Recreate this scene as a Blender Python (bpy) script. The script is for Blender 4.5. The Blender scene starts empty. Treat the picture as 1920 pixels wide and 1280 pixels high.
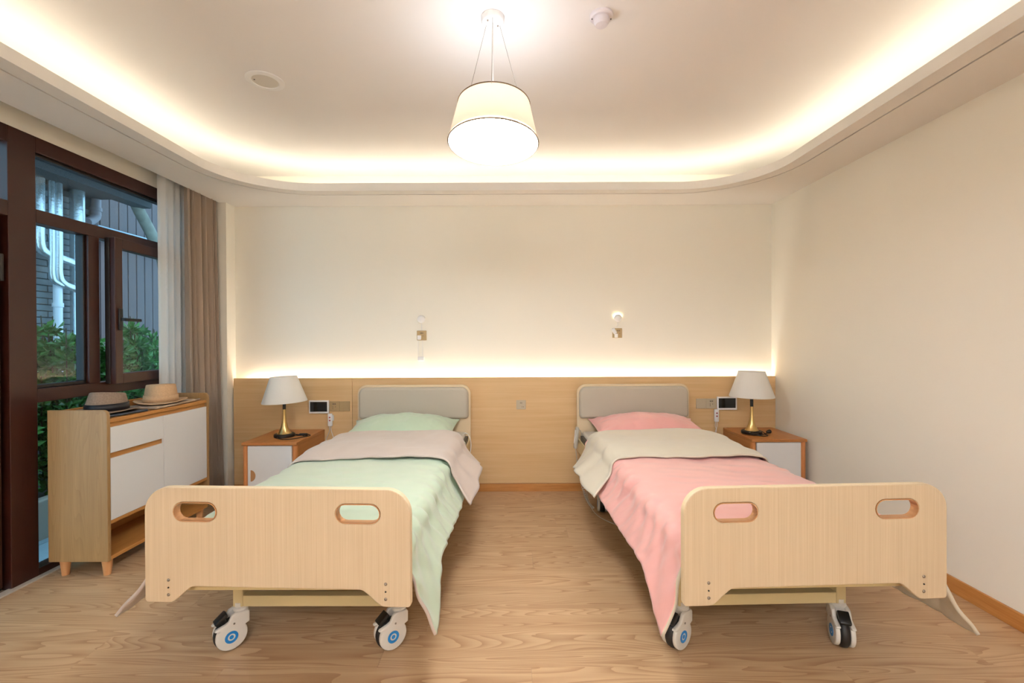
import bpy, bmesh, math, random
from mathutils import Vector, Matrix, noise
random.seed(7)
SC = bpy.context.scene
COL = SC.collection
PI = math.pi
R = math.radians

# ------------------------------------------------------------------ camera, world, exposure
cam_d = bpy.data.cameras.new('camera')
cam = bpy.data.objects.new('camera', cam_d)
COL.objects.link(cam)
cam_d.sensor_width = 36.0
cam_d.lens = 16.0
cam_d.clip_start = 0.02
cam.matrix_world = (Matrix.Translation((0, 0, 1.29)) @ Matrix.Rotation(R(90 - 0.27), 4, 'X')
                    @ Matrix.Rotation(R(-0.25), 4, 'Z'))
SC.camera = cam
world = bpy.data.worlds.new('world')
SC.world = world
world.use_nodes = True
WORLD_COLOR = (0.50, 0.78, 1.0)
WORLD_STRENGTH = 2.4
world.node_tree.nodes['Background'].inputs[0].default_value = (*WORLD_COLOR, 1)
world.node_tree.nodes['Background'].inputs[1].default_value = WORLD_STRENGTH
SC.view_settings.view_transform = 'Standard'
SC.view_settings.look = 'None'
SC.view_settings.exposure = 0.42
SC.view_settings.gamma = 1.0
SC.view_settings.use_curve_mapping = False
SC.cycles.adaptive_threshold = 0.03
SC.cycles.max_bounces = 8
# strengths of the room's lamps and of the added fill light behind the camera
COVE = 19.0
PANEL_LED = 44.0
PENDANT_W = 3.9
REAR_FILL_W = 340.0
DIFFUSER = 46.0
REAR_FILL_GLOW = 60.0

# ------------------------------------------------------------------ helpers: materials
def lin(c):
    if isinstance(c, str):
        c = c.lstrip('#')
        c = tuple(int(c[i:i + 2], 16) / 255 for i in (0, 2, 4))
    return tuple((x / 12.92 if x <= 0.04045 else ((x + 0.055) / 1.055) ** 2.4) for x in c)

def base_mat(name):
    m = bpy.data.materials.new(name)
    m.use_nodes = True
    nt = m.node_tree
    return m, nt, nt.nodes['Principled BSDF']

def mat(name, col, rough=0.5, metal=0.0, var=0.0, vscale=8.0, bump=0.0, bscale=200.0, sheen=0.0, spec=None, coat=0.0):
    m, nt, p = base_mat(name)
    c = lin(col)
    p.inputs['Base Color'].default_value = (*c, 1)
    p.inputs['Roughness'].default_value = rough
    p.inputs['Metallic'].default_value = metal
    if sheen: p.inputs['Sheen Weight'].default_value = sheen
    if spec is not None: p.inputs['Specular IOR Level'].default_value = spec
    if coat: p.inputs['Coat Weight'].default_value = coat
    tc = nt.nodes.new('ShaderNodeTexCoord')
    if var:
        n = nt.nodes.new('ShaderNodeTexNoise'); n.inputs['Scale'].default_value = vscale; n.inputs['Detail'].default_value = 5
        nt.links.new(tc.outputs['Object'], n.inputs['Vector'])
        r = nt.nodes.new('ShaderNodeValToRGB')
        r.color_ramp.elements[0].position = 0.3; r.color_ramp.elements[1].position = 0.7
        r.color_ramp.elements[0].color = (*[x * (1 - var) for x in c], 1)
        r.color_ramp.elements[1].color = (*[min(1, x * (1 + var)) for x in c], 1)
        nt.links.new(n.outputs['Fac'], r.inputs['Fac'])
        nt.links.new(r.outputs['Color'], p.inputs['Base Color'])
    if bump:
        n = nt.nodes.new('ShaderNodeTexNoise'); n.inputs['Scale'].default_value = bscale; n.inputs['Detail'].default_value = 3
        nt.links.new(tc.outputs['Object'], n.inputs['Vector'])
        b = nt.nodes.new('ShaderNodeBump'); b.inputs['Strength'].default_value = bump; b.inputs['Distance'].default_value = 0.002
        nt.links.new(n.outputs['Fac'], b.inputs['Height'])
        nt.links.new(b.outputs['Normal'], p.inputs['Normal'])
    return m

def wood(name, c_dark, c_light, scale=(1.5, 30, 30), rough=0.4, rings=0.0, ring_scale=(0.7, 7, 7), rnd=False, tone=0.0, contrast=(0.3, 0.72), lines=0.25):
    """Grain runs along the axis whose scale is smallest."""
    m, nt, p = base_mat(name)
    N, L = nt.nodes, nt.links
    tc = N.new('ShaderNodeTexCoord')
    vec = tc.outputs['Object']
    oi = None
    if rnd:
        oi = N.new('ShaderNodeObjectInfo')
        ml = N.new('ShaderNodeMath'); ml.operation = 'MULTIPLY'; ml.inputs[1].default_value = 37.0
        L.new(oi.outputs['Random'], ml.inputs[0])
        cb = N.new('ShaderNodeCombineXYZ')
        for i in range(3): L.new(ml.outputs[0], cb.inputs[i])
        ad = N.new('ShaderNodeVectorMath'); ad.operation = 'ADD'
        L.new(vec, ad.inputs[0]); L.new(cb.outputs[0], ad.inputs[1])
        vec = ad.outputs[0]
    mp = N.new('ShaderNodeMapping'); mp.inputs['Scale'].default_value = scale
    L.new(vec, mp.inputs['Vector'])
    n1 = N.new('ShaderNodeTexNoise'); n1.inputs['Scale'].default_value = 1.0; n1.inputs['Detail'].default_value = 7; n1.inputs['Roughness'].default_value = 0.62; n1.inputs['Distortion'].default_value = 0.3
    L.new(mp.outputs[0], n1.inputs['Vector'])
    mp2 = N.new('ShaderNodeMapping'); mp2.inputs['Scale'].default_value = tuple(s * 5 if s > min(scale) else s * 1.6 for s in scale)
    L.new(vec, mp2.inputs['Vector'])
    n2 = N.new('ShaderNodeTexNoise'); n2.inputs['Scale'].default_value = 1.0; n2.inputs['Detail'].default_value = 4
    L.new(mp2.outputs[0], n2.inputs['Vector'])
    mx = N.new('ShaderNodeMix'); mx.data_type = 'FLOAT'; mx.inputs[0].default_value = lines
    L.new(n1.outputs['Fac'], mx.inputs[2]); L.new(n2.outputs['Fac'], mx.inputs[3])
    fac = mx.outputs[0]
    if rings:
        mp3 = N.new('ShaderNodeMapping'); mp3.inputs['Scale'].default_value = ring_scale
        L.new(vec, mp3.inputs['Vector'])
        n3 = N.new('ShaderNodeTexNoise'); n3.inputs['Scale'].default_value = 1.0; n3.inputs['Detail'].default_value = 1.5; n3.inputs['Distortion'].default_value = 0.25
        L.new(mp3.outputs[0], n3.inputs['Vector'])
        m1 = N.new('ShaderNodeMath'); m1.operation = 'MULTIPLY'; m1.inputs[1].default_value = 32.0
        L.new(n3.outputs['Fac'], m1.inputs[0])
        m2 = N.new('ShaderNodeMath'); m2.operation = 'FRACT'
        L.new(m1.outputs[0], m2.inputs[0])
        m3 = N.new('ShaderNodeMath'); m3.operation = 'POWER'; m3.inputs[1].default_value = 2.2
        L.new(m2.outputs[0], m3.inputs[0])
        mx2 = N.new('ShaderNodeMix'); mx2.data_type = 'FLOAT'; mx2.inputs[0].default_value = rings
        iv = N.new('ShaderNodeMath'); iv.operation = 'SUBTRACT'; iv.inputs[0].default_value = 0.85
        L.new(m3.outputs[0], iv.inputs[1])
        L.new(fac, mx2.inputs[2]); L.new(iv.outputs[0], mx2.inputs[3])
        fac = mx2.outputs[0]
    r = N.new('ShaderNodeValToRGB')
    r.color_ramp.elements[0].position, r.color_ramp.elements[1].position = contrast
    r.color_ramp.elements[0].color = (*lin(c_dark), 1); r.color_ramp.elements[1].color = (*lin(c_light), 1)
    L.new(fac, r.inputs['Fac'])
    out = r.outputs['Color']
    if rnd and tone:
        hs = N.new('ShaderNodeHueSaturation')
        mr = N.new('ShaderNodeMapRange'); mr.inputs[3].default_value = 1 - tone; mr.inputs[4].default_value = 1 + tone
        L.new(oi.outputs['Random'], mr.inputs[0]); L.new(mr.outputs[0], hs.inputs['Value']); L.new(out, hs.inputs['Color'])
        out = hs.outputs['Color']
    L.new(out, p.inputs['Base Color'])
    p.inputs['Roughness'].default_value = rough
    b = N.new('ShaderNodeBump'); b.inputs['Strength'].default_value = 0.06; b.inputs['Distance'].default_value = 0.001
    L.new(fac, b.inputs['Height']); L.new(b.outputs['Normal'], p.inputs['Normal'])
    return m

def emit(name, col, s):
    m = bpy.data.materials.new(name); m.use_nodes = True
    nt = m.node_tree; nt.nodes.clear()
    e = nt.nodes.new('ShaderNodeEmission'); e.inputs[0].default_value = (*col, 1); e.inputs[1].default_value = s
    o = nt.nodes.new('ShaderNodeOutputMaterial'); nt.links.new(e.outputs[0], o.inputs[0])
    return m

def translucent(name, col, amount=0.5, rough_weave=False):
    m = bpy.data.materials.new(name); m.use_nodes = True
    nt = m.node_tree; nt.nodes.clear()
    d = nt.nodes.new('ShaderNodeBsdfDiffuse'); t = nt.nodes.new('ShaderNodeBsdfTranslucent')
    c = lin(col)
    d.inputs[0].default_value = (*c, 1); t.inputs[0].default_value = (*c, 1)
    if rough_weave:
        tc = nt.nodes.new('ShaderNodeTexCoord'); n = nt.nodes.new('ShaderNodeTexNoise'); n.inputs['Scale'].default_value = 90
        nt.links.new(tc.outputs['Object'], n.inputs['Vector'])
        b = nt.nodes.new('ShaderNodeBump'); b.inputs['Strength'].default_value = 0.25; b.inputs['Distance'].default_value = 0.002
        nt.links.new(n.outputs['Fac'], b.inputs['Height']); nt.links.new(b.outputs['Normal'], d.inputs['Normal'])
    x = nt.nodes.new('ShaderNodeMixShader'); x.inputs[0].default_value = amount
    nt.links.new(d.outputs[0], x.inputs[1]); nt.links.new(t.outputs[0], x.inputs[2])
    o = nt.nodes.new('ShaderNodeOutputMaterial'); nt.links.new(x.outputs[0], o.inputs[0])
    return m

def glass(name, tint):
    m = bpy.data.materials.new(name); m.use_nodes = True
    nt = m.node_tree; nt.nodes.clear()
    t = nt.nodes.new('ShaderNodeBsdfTransparent'); t.inputs[0].default_value = (*tint, 1)
    g = nt.nodes.new('ShaderNodeBsdfGlossy'); g.inputs['Roughness'].default_value = 0.01
    lw = nt.nodes.new('ShaderNodeLayerWeight'); lw.inputs[0].default_value = 0.5
    pw = nt.nodes.new('ShaderNodeMath'); pw.operation = 'POWER'; pw.inputs[1].default_value = 5.0
    nt.links.new(lw.outputs['Facing'], pw.inputs[0])
    f = nt.nodes.new('ShaderNodeMath'); f.operation = 'MULTIPLY_ADD'; f.inputs[1].default_value = 0.9; f.inputs[2].default_value = 0.03
    nt.links.new(pw.outputs[0], f.inputs[0])
    x = nt.nodes.new('ShaderNodeMixShader')
    nt.links.new(f.outputs[0], x.inputs[0]); nt.links.new(t.outputs[0], x.inputs[1]); nt.links.new(g.outputs[0], x.inputs[2])
    o = nt.nodes.new('ShaderNodeOutputMaterial'); nt.links.new(x.outputs[0], o.inputs[0])
    return m

M = {}
M['wall'] = mat('wall_paint', '#F8F2E4', 0.85, bump=0.05, bscale=120)
M['wall_side'] = mat('side_wall_paint', '#F2ECDE', 0.85, bump=0.05, bscale=120)
M['ceiling'] = mat('ceiling_paint', '#ECE8E6', 0.9)
M['soffit'] = mat('soffit_paint', '#E9E4DD', 0.9)
M['slot'] = mat('slot_black', '#060504', 0.8)
M['plank'] = wood('oak_laminate', '#A67F5A', '#CCAA83', (1.3, 16, 16), 0.33, rings=0.30, ring_scale=(0.55, 6.5, 6.5), rnd=True, tone=0.035)
M['floor_gap'] = mat('floor_joint', '#6E4A2C', 0.8)
M['baseboard'] = wood('baseboard_wood', '#A8692F', '#CE9353', (3, 3, 40), 0.4)
M['panel'] = wood('panel_wood', '#D2A975', '#E2BF8E', (1.0, 20, 26), 0.45, lines=0.3)
M['board'] = wood('bed_board_wood', '#BEA686', '#D3BE9F', (70, 60, 1.4), 0.42, lines=0.5)
M['board_edge'] = mat('bed_board_edge', '#DEC8A4', 0.4)
M['trim_orange'] = mat('handle_trim', '#B98658', 0.35)
M['cushion'] = mat('cushion_leatherette', '#B9AE9C', 0.5, bump=0.1, bscale=400)
M['frame_cream'] = mat('bed_frame_cream', '#CDB98A', 0.4)
M['stand'] = wood('nightstand_wood', '#A9672F', '#C4854A', (12, 2.0, 26), 0.38)
M['stand_post'] = wood('nightstand_post_wood', '#B9713B', '#D28F57', (30, 30, 2), 0.35)
M['cabinet_side'] = wood('cabinet_side_wood', '#957145', '#B08B5B', (22, 22, 1.2), 0.45, rings=0.12, ring_scale=(6, 6, .6))
M['cabinet'] = wood('cabinet_wood', '#B27838', '#CB9050', (22, 2, 22), 0.42)
M['leg_wood'] = wood('cabinet_leg_wood', '#C98A55', '#DFA873', (20, 20, 2), 0.4)
M['white_front'] = mat('white_lacquer', '#E4E2E0', 0.35)
M['white'] = mat('white_plastic', '#EDEBEA', 0.35)
M['grey_plastic'] = mat('grey_plastic', '#B9B3A6', 0.45)
M['caster_white'] = mat('caster_white', '#D8D2C8', 0.35)
M['black'] = mat('black_plastic', '#16130F', 0.4)
M['rubber'] = mat('black_rubber', '#191614', 0.55)
M['blue'] = mat('emblem_blue', '#1D7FC4', 0.4)
M['steel'] = mat('steel', '#9A9288', 0.3, metal=1.0)
M['brass'] = mat('brass', '#D6B678', 0.28, metal=1.0)
M['lampshade'] = translucent('lampshade_linen', '#F6F1E8', 0.2, True)
M['green'] = mat('green_satin', '#BCCDB3', 0.36, sheen=0.3, bump=0.04, bscale=60)
M['green_pillow'] = mat('green_pillow_satin', '#B6C9AD', 0.45, sheen=0.3)
M['taupe'] = mat('taupe_lining', '#C2B2A6', 0.5, sheen=0.3)
M['pink'] = mat('pink_satin', '#E8ABA3', 0.36, sheen=0.3, bump=0.04, bscale=60)
M['pink_pillow'] = mat('pink_pillow_satin', '#E5A49D', 0.45, sheen=0.3)
M['sand'] = mat('sand_lining', '#CFC5B0', 0.5, sheen=0.3)
M['mattress'] = mat('mattress_cloth', '#CFC6B8', 0.8, bump=0.1, bscale=300)
M['window'] = mat('window_frame_brown', '#36160B', 0.42)
M['window_in'] = mat('window_gasket', '#120C0A', 0.5)
M['glass'] = glass('pane_glass', (0.86, 0.94, 0.97))
M['sheer'] = translucent('sheer_cloth', '#FCFBF8', 0.4)
M['drape'] = mat('drape_cloth', '#A79482', 0.9, bump=0.2, bscale=300, sheen=0.2)
M['screen'] = mat('screen_glass', '#161819', 0.12)
M['socket'] = mat('socket_champagne', '#B49B72', 0.35, metal=0.35)
M['socket_grey'] = mat('socket_grey', '#BFAF95', 0.4)
M['hole'] = mat('socket_hole', '#221A12', 0.6)
M['red'] = mat('button_red', '#A5222E', 0.4)
M['felt_grey'] = mat('grey_felt', '#8C7765', 0.95, var=0.15, vscale=120, bump=0.3, bscale=500)
M['felt_tan'] = mat('tan_felt', '#C9A47D', 0.95, var=0.08, vscale=120, bump=0.3, bscale=500)
M['band'] = mat('hat_ribbon', '#17161B', 0.5)
M['paper'] = mat('newsprint', '#B8A088', 0.9, var=0.25, vscale=18)
M['magazine'] = mat('magazine_cover', '#39404A', 0.4, var=0.6, vscale=9)
M['brick'] = mat('grey_brick', '#74838A', 0.9, var=0.12, vscale=14, bump=0.3, bscale=90)
M['mortar'] = mat('mortar', '#3E474B', 0.95)
M['clad'] = wood('dark_cladding', '#4A3E40', '#66585A', (25, 25, 1.2), 0.6)
M['ledge'] = mat('grey_blue_metal', '#8FA5B5', 0.4)
M['foil'] = mat('pipe_foil', '#C9D6DC', 0.25, metal=0.75, bump=0.9, bscale=45)
M['pvc'] = mat('white_pvc', '#DDE8F2', 0.4)
M['downpipe'] = mat('downpipe_grey', '#7E7A82', 0.6)
M['bark'] = mat('bark', '#7C7C72', 0.9, var=0.25, vscale=12, bump=0.6, bscale=30)
M['leaf'] = mat('shrub_leaf', '#3F7D33', 0.4, var=0.45, vscale=7)
M['stem'] = mat('shrub_stem', '#4A4030', 0.9)
M['paver'] = mat('grey_paver', '#8DA0A8', 0.8, var=0.08, vscale=5)
M['soil'] = mat('soil', '#3A342C', 0.95)
M['canopy'] = mat('canopy_grey', '#2F3234', 0.8)
M['stone'] = mat('sill_stone', '#B9AFA2', 0.6)
M['detector'] = mat('detector_white', '#DCD5DA', 0.4)
M['lens_off'] = mat('downlight_diffuser', '#D5CEC4', 0.5)

# ------------------------------------------------------------------ helpers: meshes
def obj(name, me, m=None, parent=None, loc=None, rot=None):
    o = bpy.data.objects.new(name, me)
    COL.objects.link(o)
    if m is not None and me is not None and not me.materials: me.materials.append(m)
    if parent is not None: o.parent = parent
    if loc is not None: o.location = loc
    if rot is not None: o.rotation_euler = rot
    return o

def empty(name, loc=(0, 0, 0), rz=0.0):
    o = bpy.data.objects.new(name, None); COL.objects.link(o)
    o.empty_display_size = 0.1
    o.location = loc; o.rotation_euler = (0, 0, rz)
    return o

def tag(o, label, cat, group=None, kind=None):
    o['label'] = label
    if cat: o['category'] = cat
    if group: o['group'] = group
    if kind: o['kind'] = kind
    return o

def struct(o):
    o['kind'] = 'structure'
    return o

class MB:
    def __init__(s): s.bm = bmesh.new()
    def box(s, x0, x1, y0, y1, z0, z1, bev=0.0, seg=2, mtx=None):
        b = bmesh.new()
        bmesh.ops.create_cube(b, size=1)
        for v in b.verts:
            v.co = Vector(((x0 + x1) / 2 + v.co.x * (x1 - x0), (y0 + y1) / 2 + v.co.y * (y1 - y0), (z0 + z1) / 2 + v.co.z * (z1 - z0)))
        if bev: bmesh.ops.bevel(b, geom=b.edges[:], offset=bev, segments=seg, profile=0.5, affect='EDGES')
        if mtx is not None: bmesh.ops.transform(b, matrix=mtx, verts=b.verts)
        s.join(b); return s
    def join(s, b):
        me = bpy.data.meshes.new('t'); b.to_mesh(me); b.free(); s.bm.from_mesh(me); bpy.data.meshes.remove(me)
    def lathe(s, prof, n=32, c=(0, 0, 0), mtx=None, cap=True):
        b = bmesh.new(); rings = []
        for r, z in prof:
            rings.append([b.verts.new((c[0] + r * math.cos(2 * PI * i / n), c[1] + r * math.sin(2 * PI * i / n), c[2] + z)) for i in range(n)])
        for a, q in zip(rings, rings[1:]):
            for i in range(n): b.faces.new((a[i], a[(i + 1) % n], q[(i + 1) % n], q[i]))
        if cap:
            b.faces.new(rings[0][::-1]); b.faces.new(rings[-1])
        if mtx is not None: bmesh.ops.transform(b, matrix=mtx, verts=b.verts)
        s.join(b); return s
    def tube(s, pts, r, n=8, closed=False):
        pts = [Vector(p) for p in pts]
        rr = r if isinstance(r, (list, tuple)) else [r] * len(pts)
        b = bmesh.new(); rings = []
        up = Vector((0, 0, 1)); last = None
        for i, p in enumerate(pts):
            a = pts[max(0, i - 1)]; q = pts[min(len(pts) - 1, i + 1)]
            t = (q - a).normalized()
            if last is None:
                u = t.cross(up if abs(t.dot(up)) < 0.95 else Vector((1, 0, 0))).normalized()
            else:
                u = (last - t * last.dot(t)).normalized()
            last = u; w = t.cross(u)
            rings.append([b.verts.new(p + (u * math.cos(2 * PI * k / n) + w * math.sin(2 * PI * k / n)) * rr[i]) for k in range(n)])
        for a, q in zip(rings, rings[1:]):
            for i in range(n): b.faces.new((a[i], a[(i + 1) % n], q[(i + 1) % n], q[i]))
        b.faces.new(rings[0][::-1]); b.faces.new(rings[-1])
        s.join(b); return s
    def build(s, name, m, parent=None, smooth=None, **k):
        me = bpy.data.meshes.new(name)
        bmesh.ops.recalc_face_normals(s.bm, faces=s.bm.faces[:])
        s.bm.to_mesh(me); s.bm.free()
        if smooth is not None:
            for p in me.polygons: p.use_smooth = True
            if smooth: me.set_sharp_from_angle(angle=R(smooth))
        return obj(name, me, m, parent, **k)

def box(name, x0, x1, y0, y1, z0, z1, m, parent=None, bev=0.0, **k):
    return MB().box(x0, x1, y0, y1, z0, z1, bev).build(name, m, parent, **k)

def smooth_path(pts, n=8):
    """Catmull-Rom through pts."""
    P = [Vector(p) for p in pts]; P = [2 * P[0] - P[1]] + P + [2 * P[-1] - P[-2]]
    out = []
    for i in range(1, len(P) - 2):
        a, b, c, d = P[i - 1:i + 3]
        for k in range(n):
            t = k / n
            out.append(0.5 * ((2 * b) + (c - a) * t + (2 * a - 5 * b + 4 * c - d) * t * t + (3 * b - a - 3 * c + d) * t ** 3))
    out.append(P[-2])
    return out

def poly_solid(outlines, thick, bev=0.0, res=1):
    """2-D outlines (first outer, others holes) extruded to +-thick/2 about z = 0. Returns a mesh."""
    cu = bpy.data.curves.new('poly', 'CURVE'); cu.dimensions = '2D'; cu.fill_mode = 'BOTH'
    cu.extrude = max(0.0, thick / 2 - bev); cu.bevel_depth = bev; cu.bevel_resolution = res
    if bev: cu.offset = -bev
    for pts in outlines:
        sp = cu.splines.new('POLY'); sp.points.add(len(pts) - 1); sp.use_cyclic_u = True
        for i, (x, y) in enumerate(pts): sp.points[i].co = (x, y, 0, 1)
    o = bpy.data.objects.new('poly', cu); COL.objects.link(o)
    dg = bpy.context.evaluated_depsgraph_get()
    me = bpy.data.meshes.new_from_object(o.evaluated_get(dg))
    bpy.data.objects.remove(o); bpy.data.curves.remove(cu)
    bm = bmesh.new(); bm.from_mesh(me); bmesh.ops.remove_doubles(bm, verts=bm.verts[:], dist=1e-5)
    bmesh.ops.recalc_face_normals(bm, faces=bm.faces[:]); bm.to_mesh(me); bm.free()
    for p in me.polygons: p.use_smooth = False
    me.materials.clear()
    return me

STAND_UP = Matrix.Rotation(R(90), 4, 'X')      # x,y outline -> x,z upright; thickness along y
def upright(me): me.transform(STAND_UP); return me

def rrect(x0, x1, y0, y1, r, n=12):
    out = []
    for cx, cy, a0 in ((x1 - r, y1 - r, 0), (x0 + r, y1 - r, 90), (x0 + r, y0 + r, 180), (x1 - r, y0 + r, 270)):
        for i in range(n + 1):
            a = R(a0 + 90 * i / n); out.append((cx + r * math.cos(a), cy + r * math.sin(a)))
    return out

def smooth_mesh(o, ang=40):
    for p in o.data.polygons: p.use_smooth = True
    o.data.set_sharp_from_angle(angle=R(ang))

def ss(a, b, x):
    t = max(0.0, min(1.0, (x - a) / (b - a))) if a != b else 0.0
    return t * t * (3 - 2 * t)

# ------------------------------------------------------------------ room shell
XL, XW, XR = -2.38, -2.60, 2.235          # nib of left wall, window plane, right wall
YB, YF = 3.92, -2.70                      # wall behind the beds, wall behind the camera
ZS, ZC = 2.44, 2.70                       # soffit, raised ceiling
floor = struct(box('floor', XW - 0.1, XR + 0.1, YF - 0.1, YB + 0.1, -0.08, -0.012, M['floor_gap']))
PW, PLEN = 0.195, 1.21
plank_cache = {}
row, y = 0, YF
while y < YB - 0.01:
    y1 = min(y + PW, YB)
    x = XW - random.uniform(0.05, PLEN - 0.1)
    while x < XR:
        a, b = max(x, XW), min(x + PLEN, XR)
        if b - a > 0.01:
            key = (round(b - a, 3), round(y1 - y, 3))
            if key not in plank_cache:
                mb = MB().box(-(b - a) / 2 + 0.0003, (b - a) / 2 - 0.0003, -(y1 - y) / 2 + 0.0003, (y1 - y) / 2 - 0.0003, -0.012, 0)
                me = bpy.data.meshes.new('plank'); mb.bm.to_mesh(me); mb.bm.free(); me.materials.append(M['plank']); plank_cache[key] = me
            obj('plank', plank_cache[key], None, floor, loc=((a + b) / 2, (y + y1) / 2, 0))
        x += PLEN
    y += PW; row += 1

struct(box('wall_back', XL - 0.4, XR + 0.1, YB, YB + 0.1, 0, ZC, M['wall']))
struct(box('wall_right', XR, XR + 0.1, YF - 0.1, YB, 0, ZC, M['wall_side']))
struct(box('wall_front', XW - 0.1, XR, YF - 0.1, YF, 0, ZC, M['wall_side']))
wl = struct(box('wall_left', XW - 0.12, XW, YF, 1.32, 0, ZC, M['wall_side']))
box('lintel', XW - 0.12, XW, 1.32, 3.80, 2.41, ZC, M['wall_side'], wl)
box('return', XW - 0.12, XL, 3.80, YB, 0, ZC, M['wall_side'], wl)
box('pier', XW - 0.12, XW, 3.58, 3.80, 0, 2.41, M['wall_side'], wl)
ceil = struct(box('ceiling', XW - 0.12, XR + 0.1, YF - 0.1, YB + 0.1, ZC, ZC + 0.08, M['ceiling']))

LX0, LX1, LY0, LY1, LR = -2.06, 1.835, -2.30, 3.516, 0.55   # inner lip of the tray
def ring(off, n=20): return rrect(LX0 - off, LX1 + off, LY0 - off, LY1 + off, LR + off, n)
PX = -2.44
def soff(name, outs, z0, z1, m, parent):
    return obj(name, poly_solid(outs, z1 - z0), m, parent, loc=(0, 0, (z0 + z1) / 2))
soff('soffit', [[(PX, YF), (XR, YF), (XR, YB), (PX, YB)], ring(0.101)], ZS, ZS + 0.012, M['soffit'], ceil)
soff('soffit_ring', [ring(0.090), ring(0.0)], ZS, ZS + 0.012, M['soffit'], ceil)
soff('shadow_gap', [ring(0.12), ring(0.07)], ZS + 0.012, ZS + 0.02, M['slot'], ceil)
lip = soff('cove_lip', [ring(0.02), ring(0.0)], ZS + 0.012, ZS + 0.060, M['soffit'], ceil)
box('curtain_pocket_board', PX, PX + 0.015, YF, 3.80, ZS + 0.012, ZC, M['soffit'], ceil)
# LED strip lying in the cove
M['led'] = emit('cove_led', (1.0, 0.91, 0.72), COVE)
led = struct(soff('cove_led_strip', [ring(0.150), ring(0.135)], ZS + 0.02, ZS + 0.026, M['led'], None))
led['label'] = 'warm LED strip lying in the ceiling cove'

# baseboards
def baseboard(name, x0, x1, y0, y1, h=0.068):
    return struct(box(name, x0, x1, y0, y1, 0, h, M['baseboard'], bev=0.003))
baseboard('baseboard_right', XR - 0.014, XR, YF, 3.85, 0.078)
baseboard('baseboard_front', XW, XR - 0.02, YF, YF + 0.014)
struct(box('trim_2', XW - 0.02, XW + 0.03, 1.32, 3.58, 0, 0.008, M['stone'], bev=0.002))

# wood wall panel behind the beds
PF = 3.86
wp = empty('wall_panel', (0, PF, 0))
tag(wp, 'long light wood wall panel with glowing top edge behind both beds', 'wall panel')
sx = -1.358
box('panel_board', -2.365, sx - 0.0012, 0, 0.018, 0.068, 0.969, M['panel'], wp, bev=0.0015)
box('panel_board', sx + 0.0012, XR - 0.001, 0, 0.018, 0.068, 0.969, M['panel'], wp, bev=0.0015)
box('batten', -2.36, XR - 0.002, 0.018, 0.0595, 0.05, 0.900, M['panel'], wp)
bb = box('baseboard', -2.365, XR - 0.02, -0.006, 0.03, 0.0, 0.066, M['baseboard'], wp, bev=0.002)
M['led2'] = emit('panel_led', (1.0, 0.93, 0.80), PANEL_LED)
box('led_strip', -2.27, XR - 0.03, 0.026, 0.040, 0.902, 0.908, M['led2'], wp)

# ------------------------------------------------------------------ window wall
def wbox(name, y0, y1, z0, z1, parent, x0=XW - 0.075, x1=XW, m=None, bev=0.003):
    return box(name, x0, x1, y0, y1, z0, z1, m or M['window'], parent, bev=bev)
win = struct(empty('window_1', (0, 0, 0)))
win['label'] = 'dark brown window frame with opening casement beside the cabinet'
wbox('post', 2.354, 2.492, 0.0, 2.41, win)
wbox('post', 3.50, 3.58, 0.0, 2.41, win)
wbox('head_rail', 2.492, 3.50, 2.325, 2.41, win)
wbox('transom', 2.492, 3.50, 1.941, 2.0145, win)
wbox('sill_rail', 2.492, 3.50, 0.955, 1.03, win)
wbox('bottom_rail', 2.492, 3.50, 0.0, 0.046, win)
wbox('mullion', 2.80, 2.873, 1.03, 1.941, win)
wbox('gasket', 2.492, 2.80, 1.03, 1.05, win, XW - 0.07, XW - 0.02, M['window_in'])
wbox('gasket', 2.785, 2.80, 1.05, 1.941, win, XW - 0.07, XW - 0.02, M['window_in'])
wbox('gasket', 2.873, 2.89, 1.03, 1.941, win, XW - 0.07, XW - 0.015, M['window_in'])
wbox('gasket', 2.492, 3.50, 2.31, 2.325, win, XW - 0.07, XW - 0.02, M['window_in'])
def pane(y0, y1, z0, z1, parent, x=XW - 0.045):
    return box('pane', x - 0.003, x + 0.003, y0, y1, z0, z1, M['glass'], parent)
pane(2.492, 3.50, 2.0145, 2.325, win)
pane(2.492, 2.80, 1.03, 1.941, win)
pane(2.492, 3.50, 0.046, 0.955, win)
# casement sash, ajar, hinged at the far side
sash = empty('sash', (XW - 0.01, 3.49, 0)); sash.parent = win
sash.rotation_euler = (0, 0, R(-5.0) * -1)
SW = 0.59
def sbox(name, a0, a1, z0, z1, x0=-0.03, x1=0.03, m=None):
    return box(name, x0, x1, -a1, -a0, z0, z1, m or M['window'], sash, bev=0.004)
sash.rotation_euler = (0, 0, R(5.0))
sbox('stile', SW - 0.062, SW, 1.015, 1.955)
sbox('stile', 0.0, 0.062, 1.015, 1.955)
sbox('rail', 0.062, SW - 0.062, 1.89, 1.955)
sbox('rail', 0.062, SW - 0.062, 1.015, 1.08)
sbox('pane', 0.062, SW - 0.062, 1.08, 1.89, -0.004, 0.002, M['glass'])
sbox('seal', SW, SW + 0.006, 1.02, 1.95, -0.03, 0.0, M['window_in'])
hd = MB()
hd.box(0.03, 0.045, -SW + 0.016, -SW + 0.046, 1.36, 1.50, 0.006)
hd.box(0.045, 0.075, -SW + 0.022, -SW + 0.040, 1.42, 1.44, 0.004)
hd.box(0.062, 0.078, -SW + 0.022, -SW + 0.165, 1.418, 1.438, 0.006)
hd.build('handle', M['black'], sash, smooth=40)

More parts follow.
